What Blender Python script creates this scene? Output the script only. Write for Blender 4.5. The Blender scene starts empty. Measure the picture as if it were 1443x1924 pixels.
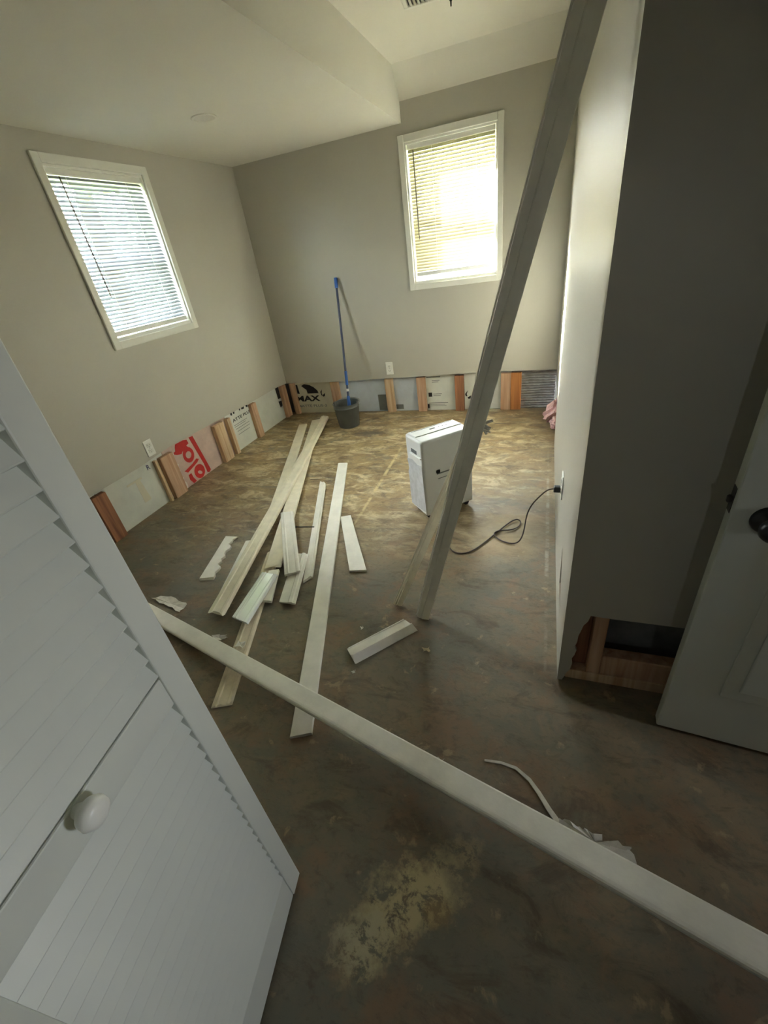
import bpy, bmesh, math, random
from mathutils import Vector, Matrix

S = bpy.context.scene
COL = S.collection
R = math.radians

# ------------------------------------------------------------------ camera
FPX = 792.63
CAM = Vector((2.548, -3.9244, 1.3825))
cam_right = Vector((0.94104091, 0.31215091, -0.13039867))
cam_down = Vector((0.05968658, -0.53261598, -0.84424980))
cam_fwd = Vector((-0.33298576, 0.78669055, -0.51984465))
cd = bpy.data.cameras.new('camera')
cd.sensor_fit = 'VERTICAL'; cd.sensor_height = 24.0
cd.lens = FPX * 24.0 / 1924.0
cd.clip_start = 0.02
cam = bpy.data.objects.new('camera', cd); COL.objects.link(cam)
mw = Matrix.Identity(4)
for i in range(3):
    mw[i][0] = cam_right[i]; mw[i][1] = -cam_down[i]; mw[i][2] = -cam_fwd[i]; mw[i][3] = CAM[i]
cam.matrix_world = mw
S.camera = cam

# ------------------------------------------------------------------ sky, sun, exposure
SUN_DIR = Vector((0.24, -0.20, -0.22)).normalized()      # the way the light travels
w = bpy.data.worlds.new('sky'); S.world = w; w.use_nodes = True
nt = w.node_tree; nt.nodes.clear()
wo = nt.nodes.new('ShaderNodeOutputWorld'); bg = nt.nodes.new('ShaderNodeBackground')
sky = nt.nodes.new('ShaderNodeTexSky')
try:
    sky.sky_type = 'NISHITA'
    sky.sun_disc = False
    sky.sun_elevation = math.asin(-SUN_DIR.z)
    sky.sun_rotation = math.atan2(-SUN_DIR.x, -SUN_DIR.y)
    sky.air_density = 1.0; sky.dust_density = 2.0
except Exception:
    pass
bg.inputs['Strength'].default_value = 1.0
hz = nt.nodes.new('ShaderNodeMix'); hz.data_type = 'RGBA'; hz.inputs[0].default_value = 0.85
bw = nt.nodes.new('ShaderNodeRGBToBW'); nt.links.new(sky.outputs[0], bw.inputs[0])          # thin bright haze over the blue
nt.links.new(sky.outputs[0], hz.inputs[6]); nt.links.new(bw.outputs[0], hz.inputs[7])
nt.links.new(hz.outputs[2], bg.inputs[0]); nt.links.new(bg.outputs[0], wo.inputs[0])

sd = bpy.data.lights.new('sun', 'SUN'); sd.energy = 28.0; sd.angle = R(0.6); sd.color = (1.0, 0.95, 0.87)
sun = bpy.data.objects.new('sun', sd); COL.objects.link(sun)
sun.rotation_euler = SUN_DIR.to_track_quat('-Z', 'Y').to_euler(); sun.location = (-4, 4, 6)

S.view_settings.view_transform = 'Standard'
S.view_settings.look = 'None'
S.view_settings.gamma = 1.0
S.view_settings.use_curve_mapping = False
S.view_settings.exposure = 3.75
S.cycles.use_denoising = True
S.cycles.diffuse_bounces = 8
S.cycles.max_bounces = 14
S.cycles.transparent_max_bounces = 16
S.cycles.caustics_reflective = False
S.cycles.caustics_refractive = False

def portal(loc, size_x, size_y, direction):
    ld = bpy.data.lights.new('opening_daylight', 'AREA'); ld.shape = 'RECTANGLE'
    ld.size = size_x; ld.size_y = size_y
    try: ld.cycles.is_portal = True
    except Exception: pass
    o = bpy.data.objects.new('opening_daylight', ld); COL.objects.link(o)
    o.location = loc; o.rotation_euler = Vector(direction).to_track_quat('-Z', 'Y').to_euler()

# ------------------------------------------------------------------ materials
def lin(c):
    return tuple(((v / 255.0) / 12.92 if v / 255.0 <= 0.04045 else ((v / 255.0 + 0.055) / 1.055) ** 2.4) for v in c) + (1.0,)

def new_mat(name):
    m = bpy.data.materials.new(name); m.use_nodes = True
    t = m.node_tree; b = t.nodes['Principled BSDF']
    return m, t, b

def node(t, kind, **kw):
    n = t.nodes.new(kind)
    for k, v in kw.items():
        if k in n.inputs: n.inputs[k].default_value = v
        else: setattr(n, k, v)
    return n

def mapping(t, scale, coord='Object', loc=(0, 0, 0), rot=(0, 0, 0)):
    tc = t.nodes.new('ShaderNodeTexCoord'); mp = t.nodes.new('ShaderNodeMapping')
    mp.inputs['Scale'].default_value = scale; mp.inputs['Location'].default_value = loc; mp.inputs['Rotation'].default_value = rot
    t.links.new(tc.outputs[coord], mp.inputs[0]); return mp

def ramp(t, stops):
    r = t.nodes.new('ShaderNodeValToRGB'); cr = r.color_ramp
    while len(cr.elements) < len(stops): cr.elements.new(0.5)
    for e, (p, c) in zip(cr.elements, stops):
        e.position = p; e.color = c
    return r

def paint(name, rgb, rough=0.6, var=0.06, scale=6.0, bump=0.02, bscale=220.0, spec=0.5, rgb2=None):
    """painted / plastic / plain surface with a light mottle and fine relief"""
    m, t, b = new_mat(name)
    c = lin(rgb)
    d = lin(rgb2) if rgb2 else tuple(v * (1 - 2.2 * var) for v in c[:3]) + (1,)
    mp = mapping(t, (scale,) * 3)
    n = node(t, 'ShaderNodeTexNoise', Scale=1.0, Detail=4.0, Roughness=0.6)
    t.links.new(mp.outputs[0], n.inputs['Vector'])
    r = ramp(t, [(0.36, d), (0.62, c)])
    t.links.new(n.outputs['Fac'], r.inputs[0]); t.links.new(r.outputs[0], b.inputs['Base Color'])
    b.inputs['Roughness'].default_value = rough
    b.inputs['Specular IOR Level'].default_value = spec
    if bump:
        n2 = node(t, 'ShaderNodeTexNoise', Scale=bscale, Detail=2.0)
        bp = node(t, 'ShaderNodeBump', Strength=bump, Distance=0.01)
        tc = t.nodes.new('ShaderNodeTexCoord'); t.links.new(tc.outputs['Object'], n2.inputs['Vector'])
        t.links.new(n2.outputs['Fac'], bp.inputs['Height']); t.links.new(bp.outputs[0], b.inputs['Normal'])
    return m

def wood(name, rgb, rgb2, stretch=(40, 40, 2.0), rough=0.75):
    m, t, b = new_mat(name)
    mp = mapping(t, stretch)
    n = node(t, 'ShaderNodeTexNoise', Scale=1.0, Detail=5.0, Distortion=0.6)
    t.links.new(mp.outputs[0], n.inputs['Vector'])
    r = ramp(t, [(0.32, lin(rgb2)), (0.66, lin(rgb))])
    t.links.new(n.outputs['Fac'], r.inputs[0]); t.links.new(r.outputs[0], b.inputs['Base Color'])
    b.inputs['Roughness'].default_value = rough
    bp = node(t, 'ShaderNodeBump', Strength=0.15, Distance=0.01)
    t.links.new(n.outputs['Fac'], bp.inputs['Height']); t.links.new(bp.outputs[0], b.inputs['Normal'])
    return m

def floor_mat():
    m, t, b = new_mat('worn_slab')
    L = t.links
    def noise(scale, rot=0.0, detail=6.0, rough=0.62, dist=0.3, loc=(0, 0, 0)):
        mp = mapping(t, scale, loc=loc, rot=(0, 0, rot))
        n = node(t, 'ShaderNodeTexNoise', Scale=1.0, Detail=detail, Roughness=rough, Distortion=dist)
        L.new(mp.outputs[0], n.inputs['Vector']); return n.outputs['Fac']
    def mix(fac, a, c):
        x = t.nodes.new('ShaderNodeMix'); x.data_type = 'RGBA'
        L.new(fac, x.inputs[0])
        for s, v in ((x.inputs[6], a), (x.inputs[7], c)):
            if isinstance(v, tuple): s.default_value = v
            else: L.new(v, s)
        return x.outputs[2]
    def cut(fac, lo, hi):
        r = ramp(t, [(lo, (0, 0, 0, 1)), (hi, (1, 1, 1, 1))]); L.new(fac, r.inputs[0]); return r.outputs[0]
    def mul(a, c):
        x = t.nodes.new('ShaderNodeMath'); x.operation = 'MULTIPLY'
        L.new(a, x.inputs[0])
        if isinstance(c, float): x.inputs[1].default_value = c
        else: L.new(c, x.inputs[1])
        return x.outputs[0]
    def blob(cx, cy, rx, ry, rot=0.0, warp=0.24):
        """a stain of its own shape at its own place on the slab"""
        mp = t.nodes.new('ShaderNodeMapping'); mp.vector_type = 'TEXTURE'
        mp.inputs['Location'].default_value = (cx, cy, 0); mp.inputs['Rotation'].default_value = (0, 0, rot)
        mp.inputs['Scale'].default_value = (rx, ry, 1)
        tc = t.nodes.new('ShaderNodeTexCoord')
        nz = node(t, 'ShaderNodeTexNoise', Scale=7.0, Detail=5.0, Roughness=0.7)
        L.new(tc.outputs['Object'], nz.inputs['Vector'])
        wv = t.nodes.new('ShaderNodeVectorMath'); wv.operation = 'MULTIPLY_ADD'
        L.new(nz.outputs['Color'], wv.inputs[0]); wv.inputs[1].default_value = (warp, warp, 0); L.new(tc.outputs['Object'], wv.inputs[2])
        off = t.nodes.new('ShaderNodeVectorMath'); off.operation = 'SUBTRACT'; off.inputs[1].default_value = (warp / 2, warp / 2, 0)
        L.new(wv.outputs[0], off.inputs[0]); L.new(off.outputs[0], mp.inputs[0])
        ln = t.nodes.new('ShaderNodeVectorMath'); ln.operation = 'LENGTH'; L.new(mp.outputs[0], ln.inputs[0])
        r = ramp(t, [(0.45, (1, 1, 1, 1)), (1.0, (0, 0, 0, 1))]); L.new(ln.outputs['Value'], r.inputs[0]); return r.outputs[0]
    big = noise((1.0, 1.4, 1), 0.2, detail=8.0, rough=0.7, dist=0.6)
    strk = noise((3.2, 7.0, 1), 0.10, detail=10.0, rough=0.72, dist=1.0)
    strk2 = noise((4.2, 10.0, 1), -0.08, detail=10.0, rough=0.74, dist=0.8, loc=(3, 7, 0))
    fine = noise((30, 42, 1), 0.0, detail=8.0, rough=0.75, dist=0.4)
    mott = noise((6, 8, 1), 0.4, detail=9.0, rough=0.72, dist=0.7, loc=(11, 2, 0))
    back = blob(1.15, -0.85, 2.1, 1.75)                 # the scraped, adhesive-stained half of the slab
    col = mix(cut(big, 0.40, 0.60), lin((114, 108, 93)), lin((138, 122, 97)))
    col = mix(mul(cut(mott, 0.44, 0.58), 0.6), col, lin((108, 108, 94)))
    red = mul(cut(noise((3.6, 4.6, 1), 0.7, loc=(5, 5, 0), detail=9.0, rough=0.7), 0.50, 0.62), 0.5)
    col = mix(red, col, lin((140, 106, 76)))
    ybase = mix(cut(mott, 0.42, 0.60), lin((150, 126, 90)), lin((184, 160, 116)))
    col = mix(mul(mul(back, cut(strk, 0.36, 0.50)), 0.85), col, ybase)
    pale = mul(cut(strk2, 0.50, 0.60), back)
    col = mix(mul(pale, 0.65), col, lin((232, 216, 176)))
    dk = mul(cut(noise((4.6, 9.5, 1), 0.05, loc=(8, 3, 0), detail=9.0, rough=0.72, dist=0.7), 0.52, 0.63), 0.68)
    col = mix(dk, col, lin((92, 78, 62)))
    col = mix(mul(cut(fine, 0.52, 0.66), 0.40), col, lin((78, 70, 58)))
    spots = mul(cut(noise((11, 12, 1), 0.0, loc=(1, 9, 0), detail=8.0), 0.62, 0.68), 0.6)
    col = mix(spots, col, lin((176, 158, 124)))
    # dried adhesive patches
    patchy = cut(noise((20, 20, 1), 0.3, loc=(2, 2, 0), detail=10.0, rough=0.78), 0.44, 0.51)
    col = mix(mul(mul(blob(2.31, -3.60, 0.23, 0.10, 0.75, 0.34), patchy), 0.8), col, lin((196, 180, 136)))
    col = mix(mul(mul(blob(2.215, -3.69, 0.10, 0.05, 0.4, 0.26), patchy), 0.6), col, lin((172, 164, 138)))
    col = mix(mul(blob(2.385, -3.60, 0.05, 0.04, 0.4, 0.12), 0.4), col, lin((160, 128, 72)))
    col = mix(mul(blob(1.10, -0.53, 0.24, 0.08, 0.1), 0.8), col, lin((80, 74, 74)))
    col = mix(mul(blob(2.42, -1.95, 0.26, 0.30, 0.1), 0.35), col, lin((206, 182, 132)))
    # scored line in the slab, line of old baseboard caulk beside the right wall
    col = mix(mul(mul(blob(1.505, -1.40, 0.016, 0.75, 0.03, 0.015), cut(noise((6, 12, 1)), 0.40, 0.52)), 0.8), col, lin((214, 196, 146)))
    col = mix(mul(mul(blob(2.625, -1.9, 0.012, 1.1, 0.0, 0.012), cut(noise((4, 9, 1), detail=9.0, rough=0.75), 0.46, 0.56)), 0.45), col, lin((200, 194, 174)))
    L.new(col, b.inputs['Base Color'])
    rr = ramp(t, [(0.3, (0.33,) * 3 + (1,)), (0.7, (0.62,) * 3 + (1,))]); L.new(strk, rr.inputs[0]); L.new(rr.outputs[0], b.inputs['Roughness'])
    b.inputs['Specular IOR Level'].default_value = 0.45
    add = t.nodes.new('ShaderNodeMath'); add.operation = 'ADD'; L.new(fine, add.inputs[0]); L.new(strk, add.inputs[1])
    bp = node(t, 'ShaderNodeBump', Strength=0.22, Distance=0.008)
    L.new(add.outputs[0], bp.inputs['Height']); L.new(bp.outputs[0], b.inputs['Normal'])
    return m

def slat_mat(name, rgb, trans=0.45):
    m, t, b = new_mat(name)
    t.nodes.remove(b)
    o = t.nodes['Material Output']
    d = node(t, 'ShaderNodeBsdfDiffuse'); d.inputs[0].default_value = lin(rgb)
    tr = node(t, 'ShaderNodeBsdfTranslucent'); tr.inputs[0].default_value = lin(rgb)
    mx = t.nodes.new('ShaderNodeMixShader'); mx.inputs[0].default_value = trans
    t.links.new(d.outputs[0], mx.inputs[1]); t.links.new(tr.outputs[0], mx.inputs[2])
    t.links.new(mx.outputs[0], o.inputs[0])
    return m

def glass_mat():
    m, t, b = new_mat('window_glass')
    t.nodes.remove(b)
    o = t.nodes['Material Output']
    tr = node(t, 'ShaderNodeBsdfTransparent'); tr.inputs[0].default_value = (0.94, 0.97, 0.96, 1)
    gl = node(t, 'ShaderNodeBsdfGlossy'); gl.inputs['Roughness'].default_value = 0.02
    mx = t.nodes.new('ShaderNodeMixShader'); mx.inputs[0].default_value = 0.06
    t.links.new(tr.outputs[0], mx.inputs[1]); t.links.new(gl.outputs[0], mx.inputs[2]); t.links.new(mx.outputs[0], o.inputs[0])
    return m

def ridged(name, rgb):
    """wrinkled grey facer of the foam: fine horizontal ridges"""
    m = paint(name, rgb, 0.45, 0.15, 14.0, 0)
    t = m.node_tree; b = t.nodes['Principled BSDF']
    wv = node(t, 'ShaderNodeTexWave', Scale=14.0, Distortion=2.5, Detail=2.0); wv.bands_direction = 'Z'
    tc = t.nodes.new('ShaderNodeTexCoord'); t.links.new(tc.outputs['Object'], wv.inputs['Vector'])
    bp = node(t, 'ShaderNodeBump', Strength=0.6, Distance=0.01)
    t.links.new(wv.outputs['Fac'], bp.inputs['Height']); t.links.new(bp.outputs[0], b.inputs['Normal'])
    return m

M = {}
M['floor'] = floor_mat()
M['wall'] = paint('greige_wall_paint', (186, 183, 172), 0.42, 0.012, 1.5, 0.03, 160)
M['ceil'] = paint('ceiling_white_paint', (222, 220, 210), 0.7, 0.01, 1.5, 0.02, 120)
M['trim'] = paint('white_trim_paint', (226, 226, 218), 0.35, 0.015, 8, 0.01)
M['old_trim'] = paint('old_white_trim', (243, 240, 230), 0.42, 0.04, 14, 0.04, 90)
M['old_trim_warm'] = paint('old_cream_trim', (238, 230, 208), 0.5, 0.05, 16, 0.05, 90)
M['old_trim_back'] = paint('bare_trim_back', (234, 222, 196), 0.7, 0.08, 20, 0.06, 60)
M['gloss_trim'] = paint('gloss_trim', (240, 243, 245), 0.12, 0.01, 8, 0.0)
M['door'] = paint('white_door_paint', (208, 212, 204), 0.4, 0.012, 3, 0.015, 200)
M['vinyl'] = paint('white_vinyl', (232, 232, 226), 0.35, 0.01, 4, 0.0)
M['slat_cream_dim'] = slat_mat('dimmed_cream_slat', (170, 162, 138), 0.05)  # cream darkened below the real slats to offset window glare
M['slat_white_dim'] = slat_mat('dimmed_white_slat', (146, 151, 158), 0.02)  # white slats greyed in colour to hold down the glare behind them
M['glass'] = glass_mat()
M['cord'] = paint('dark_cord', (84, 72, 66), 0.5, 0.02, 30, 0)
M['wand'] = paint('backlit_wand', (84, 78, 70), 0.3, 0.02, 30, 0)  # backlit darkness put into the wand's own colour
M['stud'] = wood('pine_stud', (208, 174, 144), (178, 138, 108))
M['stud_orange'] = wood('orange_stud', (196, 132, 74), (164, 102, 56))
M['stud_pale'] = wood('pale_stud', (222, 198, 164), (190, 152, 116))
M['stud_dark'] = wood('stained_stud', (176, 122, 86), (112, 74, 54))
M['foam'] = paint('foam_facer_pale', (216, 219, 212), 0.5, 0.05, 7, 0.02, 60)
M['foam_warm'] = paint('foam_facer_warm', (214, 210, 190), 0.5, 0.05, 7, 0.02, 60)
M['foam_blue'] = paint('foam_facer_blue', (204, 212, 222), 0.45, 0.06, 6, 0.02, 60)
M['foam_pink'] = paint('foam_facer_pink', (206, 182, 172), 0.6, 0.07, 9, 0.02, 60)
M['foil'] = ridged('wrinkled_foil_facer', (150, 150, 148))
M['ink'] = paint('black_ink', (30, 26, 34), 0.6, 0.02, 30, 0)
M['ink_grey'] = paint('grey_ink', (122, 126, 126), 0.6, 0.04, 40, 0)
M['ink_red'] = paint('red_ink', (196, 40, 38), 0.55, 0.05, 60, 0)
M['ink_blue'] = paint('blue_ink', (52, 44, 110), 0.55, 0.02, 60, 0)
M['bucket'] = paint('grey_bucket_plastic', (96, 100, 98), 0.45, 0.06, 14, 0.03, 60)
M['bucket_in'] = paint('dirty_bucket_inside', (70, 74, 76), 0.6, 0.1, 20, 0)
M['blue'] = paint('blue_plastic', (38, 92, 176), 0.4, 0.04, 20, 0)
M['navy'] = paint('dark_blue_pole', (40, 50, 84), 0.35, 0.05, 20, 0)
M['appl'] = paint('white_appliance_plastic', (226, 228, 226), 0.38, 0.012, 6, 0.0)
M['appl_tape'] = paint('cloudy_tape', (210, 214, 220), 0.25, 0.08, 22, 0.05, 30)
M['dark'] = paint('black_plastic', (26, 26, 28), 0.45, 0.02, 20, 0)
M['metal_black'] = paint('black_metal', (18, 17, 20), 0.35, 0.02, 20, 0)
M['bronze'] = paint('dark_bronze', (46, 38, 32), 0.4, 0.05, 30, 0)
M['steel'] = paint('steel', (150, 150, 150), 0.35, 0.03, 30, 0)
M['paper'] = paint('torn_drywall_paper', (236, 232, 222), 0.85, 0.08, 40, 0.1, 80)
M['pink'] = paint('pink_fibreglass', (248, 208, 212), 0.95, 0.08, 40, 0.4, 120)
M['cavity'] = paint('dark_cavity_felt', (128, 130, 128), 0.8, 0.15, 10, 0.05, 60)
M['lens'] = paint('frosted_lens', (206, 203, 194), 0.5, 0.01, 6, 0.0)
M['bark'] = wood('bark', (96, 80, 66), (60, 48, 40))
M['leaves'] = paint('leaves', (92, 112, 72), 0.7, 0.2, 9, 0.3, 30)
M['siding'] = paint('white_siding', (214, 214, 208), 0.6, 0.02, 2, 0.0)
M['roof'] = paint('grey_shingle', (96, 92, 90), 0.8, 0.1, 8, 0.1, 30)
M['lawn'] = paint('lawn', (112, 124, 84), 0.9, 0.12, 3, 0.2, 40)
M['sub'] = paint('gypsum_core', (196, 190, 178), 0.9, 0.05, 20, 0.1, 60)

# ------------------------------------------------------------------ mesh helpers
def link(o, parent=None):
    COL.objects.link(o)
    if parent is not None: o.parent = parent
    return o

def obj(name, bm, mat, parent=None, smooth=False):
    bmesh.ops.recalc_face_normals(bm, faces=bm.faces[:])
    me = bpy.data.meshes.new(name); bm.to_mesh(me); bm.free()
    if smooth:
        for p in me.polygons: p.use_smooth = True
    if mat is not None: me.materials.append(M[mat] if isinstance(mat, str) else mat)
    return link(bpy.data.objects.new(name, me), parent)

def tag(o, label, cat, group=None):
    o['label'] = label; o['category'] = cat
    if group: o['group'] = group
    return o

def thing(name, label, cat, loc=(0, 0, 0), rotz=0.0, group=None):
    o = bpy.data.objects.new(name, None); o.empty_display_size = 0.05; link(o)
    o.location = loc; o.rotation_euler = (0, 0, rotz)
    return tag(o, label, cat, group)

def struct(o, label=None):
    o['kind'] = 'structure'
    if label: o['label'] = label
    return o

def bx(bm, x0, x1, y0, y1, z0, z1, bevel=0.0, seg=1, mat4=None):
    r = bmesh.ops.create_cube(bm, size=1.0)
    vs = r['verts']
    bmesh.ops.scale(bm, vec=(x1 - x0, y1 - y0, z1 - z0), verts=vs)
    bmesh.ops.translate(bm, vec=((x0 + x1) / 2, (y0 + y1) / 2, (z0 + z1) / 2), verts=vs)
    if bevel:
        es = list({e for v in vs for e in v.link_edges})
        rr = bmesh.ops.bevel(bm, geom=es, offset=bevel, segments=seg, affect='EDGES', profile=0.5)
        vs = list({v for f in rr['faces'] for v in f.verts} | {v for v in vs if v.is_valid})
    if mat4 is not None:
        bmesh.ops.transform(bm, matrix=mat4, verts=[v for v in vs if v.is_valid])
    return vs

def box_obj(name, dims, mat, parent=None, bevel=0.0, seg=1):
    bm = bmesh.new(); bx(bm, *dims, bevel=bevel, seg=seg); return obj(name, bm, mat, parent)

def plate_bm(outer, holes, place, d0, d1):
    """flat outline with holes, given thickness; place(u, v, d) -> xyz"""
    bm = bmesh.new(); edges = []
    for loop in [outer] + list(holes):
        vs = [bm.verts.new(place(u, v, d0)) for u, v in loop]
        for i in range(len(vs)): edges.append(bm.edges.new((vs[i], vs[(i + 1) % len(vs)])))
    bmesh.ops.triangle_fill(bm, use_beauty=True, use_dissolve=False, edges=edges)
    a = Vector(place(0, 0, d0)); b2 = Vector(place(0, 0, d1))
    r = bmesh.ops.extrude_face_region(bm, geom=bm.faces[:])
    bmesh.ops.translate(bm, vec=b2 - a, verts=[g for g in r['geom'] if isinstance(g, bmesh.types.BMVert)])
    return bm

def cyl(bm, c0, c1, r0, r1=None, n=16, caps=True):
    c0, c1 = Vector(c0), Vector(c1); r1 = r0 if r1 is None else r1
    d = (c1 - c0).normalized()
    a = d.orthogonal().normalized(); b = d.cross(a)
    A = [bm.verts.new(c0 + r0 * (a * math.cos(2 * math.pi * i / n) + b * math.sin(2 * math.pi * i / n))) for i in range(n)]
    B = [bm.verts.new(c1 + r1 * (a * math.cos(2 * math.pi * i / n) + b * math.sin(2 * math.pi * i / n))) for i in range(n)]
    for i in range(n): bm.faces.new((A[i], A[(i + 1) % n], B[(i + 1) % n], B[i]))
    if caps: bm.faces.new(A[::-1]); bm.faces.new(B)

def lathe(bm, prof, n=32, mat4=None):
    rings = []
    for r, z in prof:
        if r < 1e-6: rings.append([bm.verts.new((0, 0, z))])
        else: rings.append([bm.verts.new((r * math.cos(2 * math.pi * i / n), r * math.sin(2 * math.pi * i / n), z)) for i in range(n)])
    for a, b in zip(rings, rings[1:]):
        for i in range(n):
            j = (i + 1) % n
            if len(a) == 1 and len(b) == 1: continue
            if len(a) == 1: bm.faces.new((a[0], b[i], b[j]))
            elif len(b) == 1: bm.faces.new((a[i], a[j], b[0]))
            else: bm.faces.new((a[i], a[j], b[j], b[i]))
    if mat4 is not None: bmesh.ops.transform(bm, matrix=mat4, verts=bm.verts[:])

def tube(name, pts, r, mat, parent=None, res=6):
    cu = bpy.data.curves.new(name, 'CURVE'); cu.dimensions = '3D'; cu.bevel_depth = r; cu.bevel_resolution = 2
    sp = cu.splines.new('NURBS'); sp.points.add(len(pts) - 1); sp.use_endpoint_u = True; sp.order_u = 4; sp.resolution_u = res
    for p, q in zip(sp.points, pts): p.co = (*q, 1)
    tmp = bpy.data.objects.new(name, cu)
    COL.objects.link(tmp)
    dg = bpy.context.evaluated_depsgraph_get()
    me = bpy.data.meshes.new_from_object(tmp.evaluated_get(dg))
    COL.objects.unlink(tmp); bpy.data.objects.remove(tmp)
    for p in me.polygons: p.use_smooth = True
    me.materials.clear(); me.materials.append(M[mat])
    return link(bpy.data.objects.new(name, me), parent)

def text_mesh(name, s, box, place_mat, mat, parent, bold=0.0):
    """flat lettering fitted to a (width, height) box whose lower left corner is at place_mat"""
    cu = bpy.data.curves.new(name, 'FONT'); cu.body = s; cu.extrude = 0.0006; cu.offset = bold
    tmp = bpy.data.objects.new(name, cu); COL.objects.link(tmp)
    dg = bpy.context.evaluated_depsgraph_get()
    me = bpy.data.meshes.new_from_object(tmp.evaluated_get(dg))
    COL.objects.unlink(tmp); bpy.data.objects.remove(tmp)
    xs = [v.co.x for v in me.vertices]; ys = [v.co.y for v in me.vertices]
    sx = box[0] / (max(xs) - min(xs)); sy = box[1] / (max(ys) - min(ys))
    for v in me.vertices:
        v.co = Vector(((v.co.x - min(xs)) * sx, (v.co.y - min(ys)) * sy, v.co.z))
    me.transform(place_mat)
    me.materials.clear(); me.materials.append(M[mat])
    return link(bpy.data.objects.new(name, me), parent)

# ------------------------------------------------------------------ room numbers
XR, YE = 2.665, -2.851             # right wall plane and its near outer corner
ZL, ZU, XS = 2.1516, 2.43, 1.4827  # low ceiling, high ceiling, edge of the dropped ceiling
CUT = 0.355                        # where the wallboard was cut off above the floor
WB = dict(x0=1.492, x1=2.162, z0=1.118, z1=2.040)   # back window opening
WL = dict(y0=-1.770, y1=-1.072, z0=1.122, z1=2.016) # left window opening
TH = 0.22

# floor
bm = bmesh.new(); bx(bm, -0.25, 3.95, -5.9, 0.25, -0.12, 0.0)
floor = struct(obj('floor', bm, 'floor'), 'bare concrete floor stained with old brown adhesive')

# back wall: wallboard starts above the cut; the cut line runs a little uneven
PB = lambda u, v, d: (u, d, v)
PL = lambda u, v, d: (-d, u, v)
cutB = [(2.665, .349), (2.244, .358), (1.87, .358), (1.52, .347), (1.094, .344), (.635, .334), (.142, .339), (0.0, .342)]
holeB = [(WB['x0'], WB['z0']), (WB['x1'], WB['z0']), (WB['x1'], WB['z1']), (WB['x0'], WB['z1'])]
wall_back = struct(obj('wall_back', plate_bm([(-0.22, .342), (-0.22, 2.6), (3.95, 2.6), (3.95, .349)] + cutB, [holeB], PB, 0.0, TH), 'wall'),
                   'greige back wall with a small window, wallboard cut off above the floor')
cutL = [(0.0, .342), (-.189, .357), (-.674, .358), (-1.219, .370), (-1.71, .380), (-2.028, .360), (-2.29, .359), (-4.2, .362)]
holeL = [(WL['y0'], WL['z0']), (WL['y1'], WL['z0']), (WL['y1'], WL['z1']), (WL['y0'], WL['z1'])]
wall_left = struct(obj('wall_left', plate_bm([(-4.2, 2.6), (0.0, 2.6)] + cutL, [holeL], PL, 0.0, TH), 'wall'),
                   'greige left wall with a blind-covered window and exposed base')

# exposed base of both walls: foam boards and studs
def stud(parent, side, a, b, z1, mat, depth=0.038, z0=0.0):
    bm = bmesh.new()
    d0, d1 = 0.013, 0.013 + depth
    if side == 'B': bx(bm, a, b, d0, d1, z0, z1, bevel=0.0025)
    else: bx(bm, -d1, -d0, a, b, z0, z1, bevel=0.0025)
    return obj('stud', bm, mat, parent)
def foam(parent, side, a, b, mat, z1=0.43):
    bm = bmesh.new()
    if side == 'B': bx(bm, a, b, 0.051, 0.085, 0.0, z1, bevel=0.002)
    else: bx(bm, -0.085, -0.051, a, b, 0.0, z1, bevel=0.002)
    return obj('foam_board', bm, mat, parent)
base_back = struct(box_obj('wall_back_base', (-0.22, 3.95, 0.086, TH, 0.0, 0.34), 'cavity'))
base_left = struct(box_obj('wall_left_base', (-TH, -0.086, -4.2, 0.085, 0.0, 0.34), 'cavity'))

TOPS = 0.333
for a, b, mt in ((0.016, 0.072, 'stud'), (0.500, 0.590, 'stud'), (1.095, 1.176, 'stud_pale'), (1.418, 1.503, 'stud'), (1.786, 1.870, 'stud_dark'),
                 (2.203, 2.288, 'stud'), (2.290, 2.380, 'stud_orange')):
    stud(wall_back, 'B', a, b, TOPS, mt)
fb = {}
for k, a, b, mt in (('logo', 0.0, 0.545, 'foam_warm'), ('p2', 0.547, 1.135, 'foam_blue'), ('p3', 1.137, 1.46, 'foam_blue'), ('p4', 1.462, 1.828, 'foam'),
                    ('p5', 1.830, 2.29, 'foam'), ('p6', 2.292, 2.665, 'foil')):
    fb[k] = foam(wall_back, 'B', a, b, mt)
for a, b, mt in ((-2.401, -2.303, 'stud_dark'), (-1.826, -1.702, 'stud'), (-1.205, -1.085, 'stud_pale'), (-1.030, -0.985, 'stud_pale'),
                 (-0.655, -0.575, 'stud'), (-0.092, -0.002, 'stud')):
    stud(wall_left, 'L', a, b, TOPS, mt)
fl_ = {}
for k, a, b, mt in (('q0', -2.95, -2.35, 'foam'), ('q1', -2.348, -1.765, 'foam'), ('red', -1.763, -1.145, 'foam_pink'), ('q3', -1.143, -1.01, 'foam_pink'),
                    ('atte', -1.008, -0.615, 'foam'), ('q5', -0.613, 0.0, 'foam')):
    fl_[k] = foam(wall_left, 'L', a, b, mt)
foam(wall_left, 'L', -4.1, -2.952, 'foam')
# thin pale strip beside the second stud, torn paper edge on its other side
bm = bmesh.new(); bx(bm, -0.049, -0.02, -1.872, -1.850, 0.0, TOPS, bevel=0.002); obj('furring_strip', bm, 'stud_pale', wall_left)
random.seed(5)
bm = bmesh.new(); e1 = []; e2 = []
for i in range(15):
    z = 0.005 + i * 0.0225
    e1.append(bm.verts.new((-0.0505, -1.700, z))); e2.append(bm.verts.new((-0.046 + random.uniform(-.002, .006), -1.690 + random.uniform(0, .028), z)))
for i in range(14): bm.faces.new((e1[i], e1[i + 1], e2[i + 1], e2[i]))
obj('torn_edge', bm, 'paper', wall_left)

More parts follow.
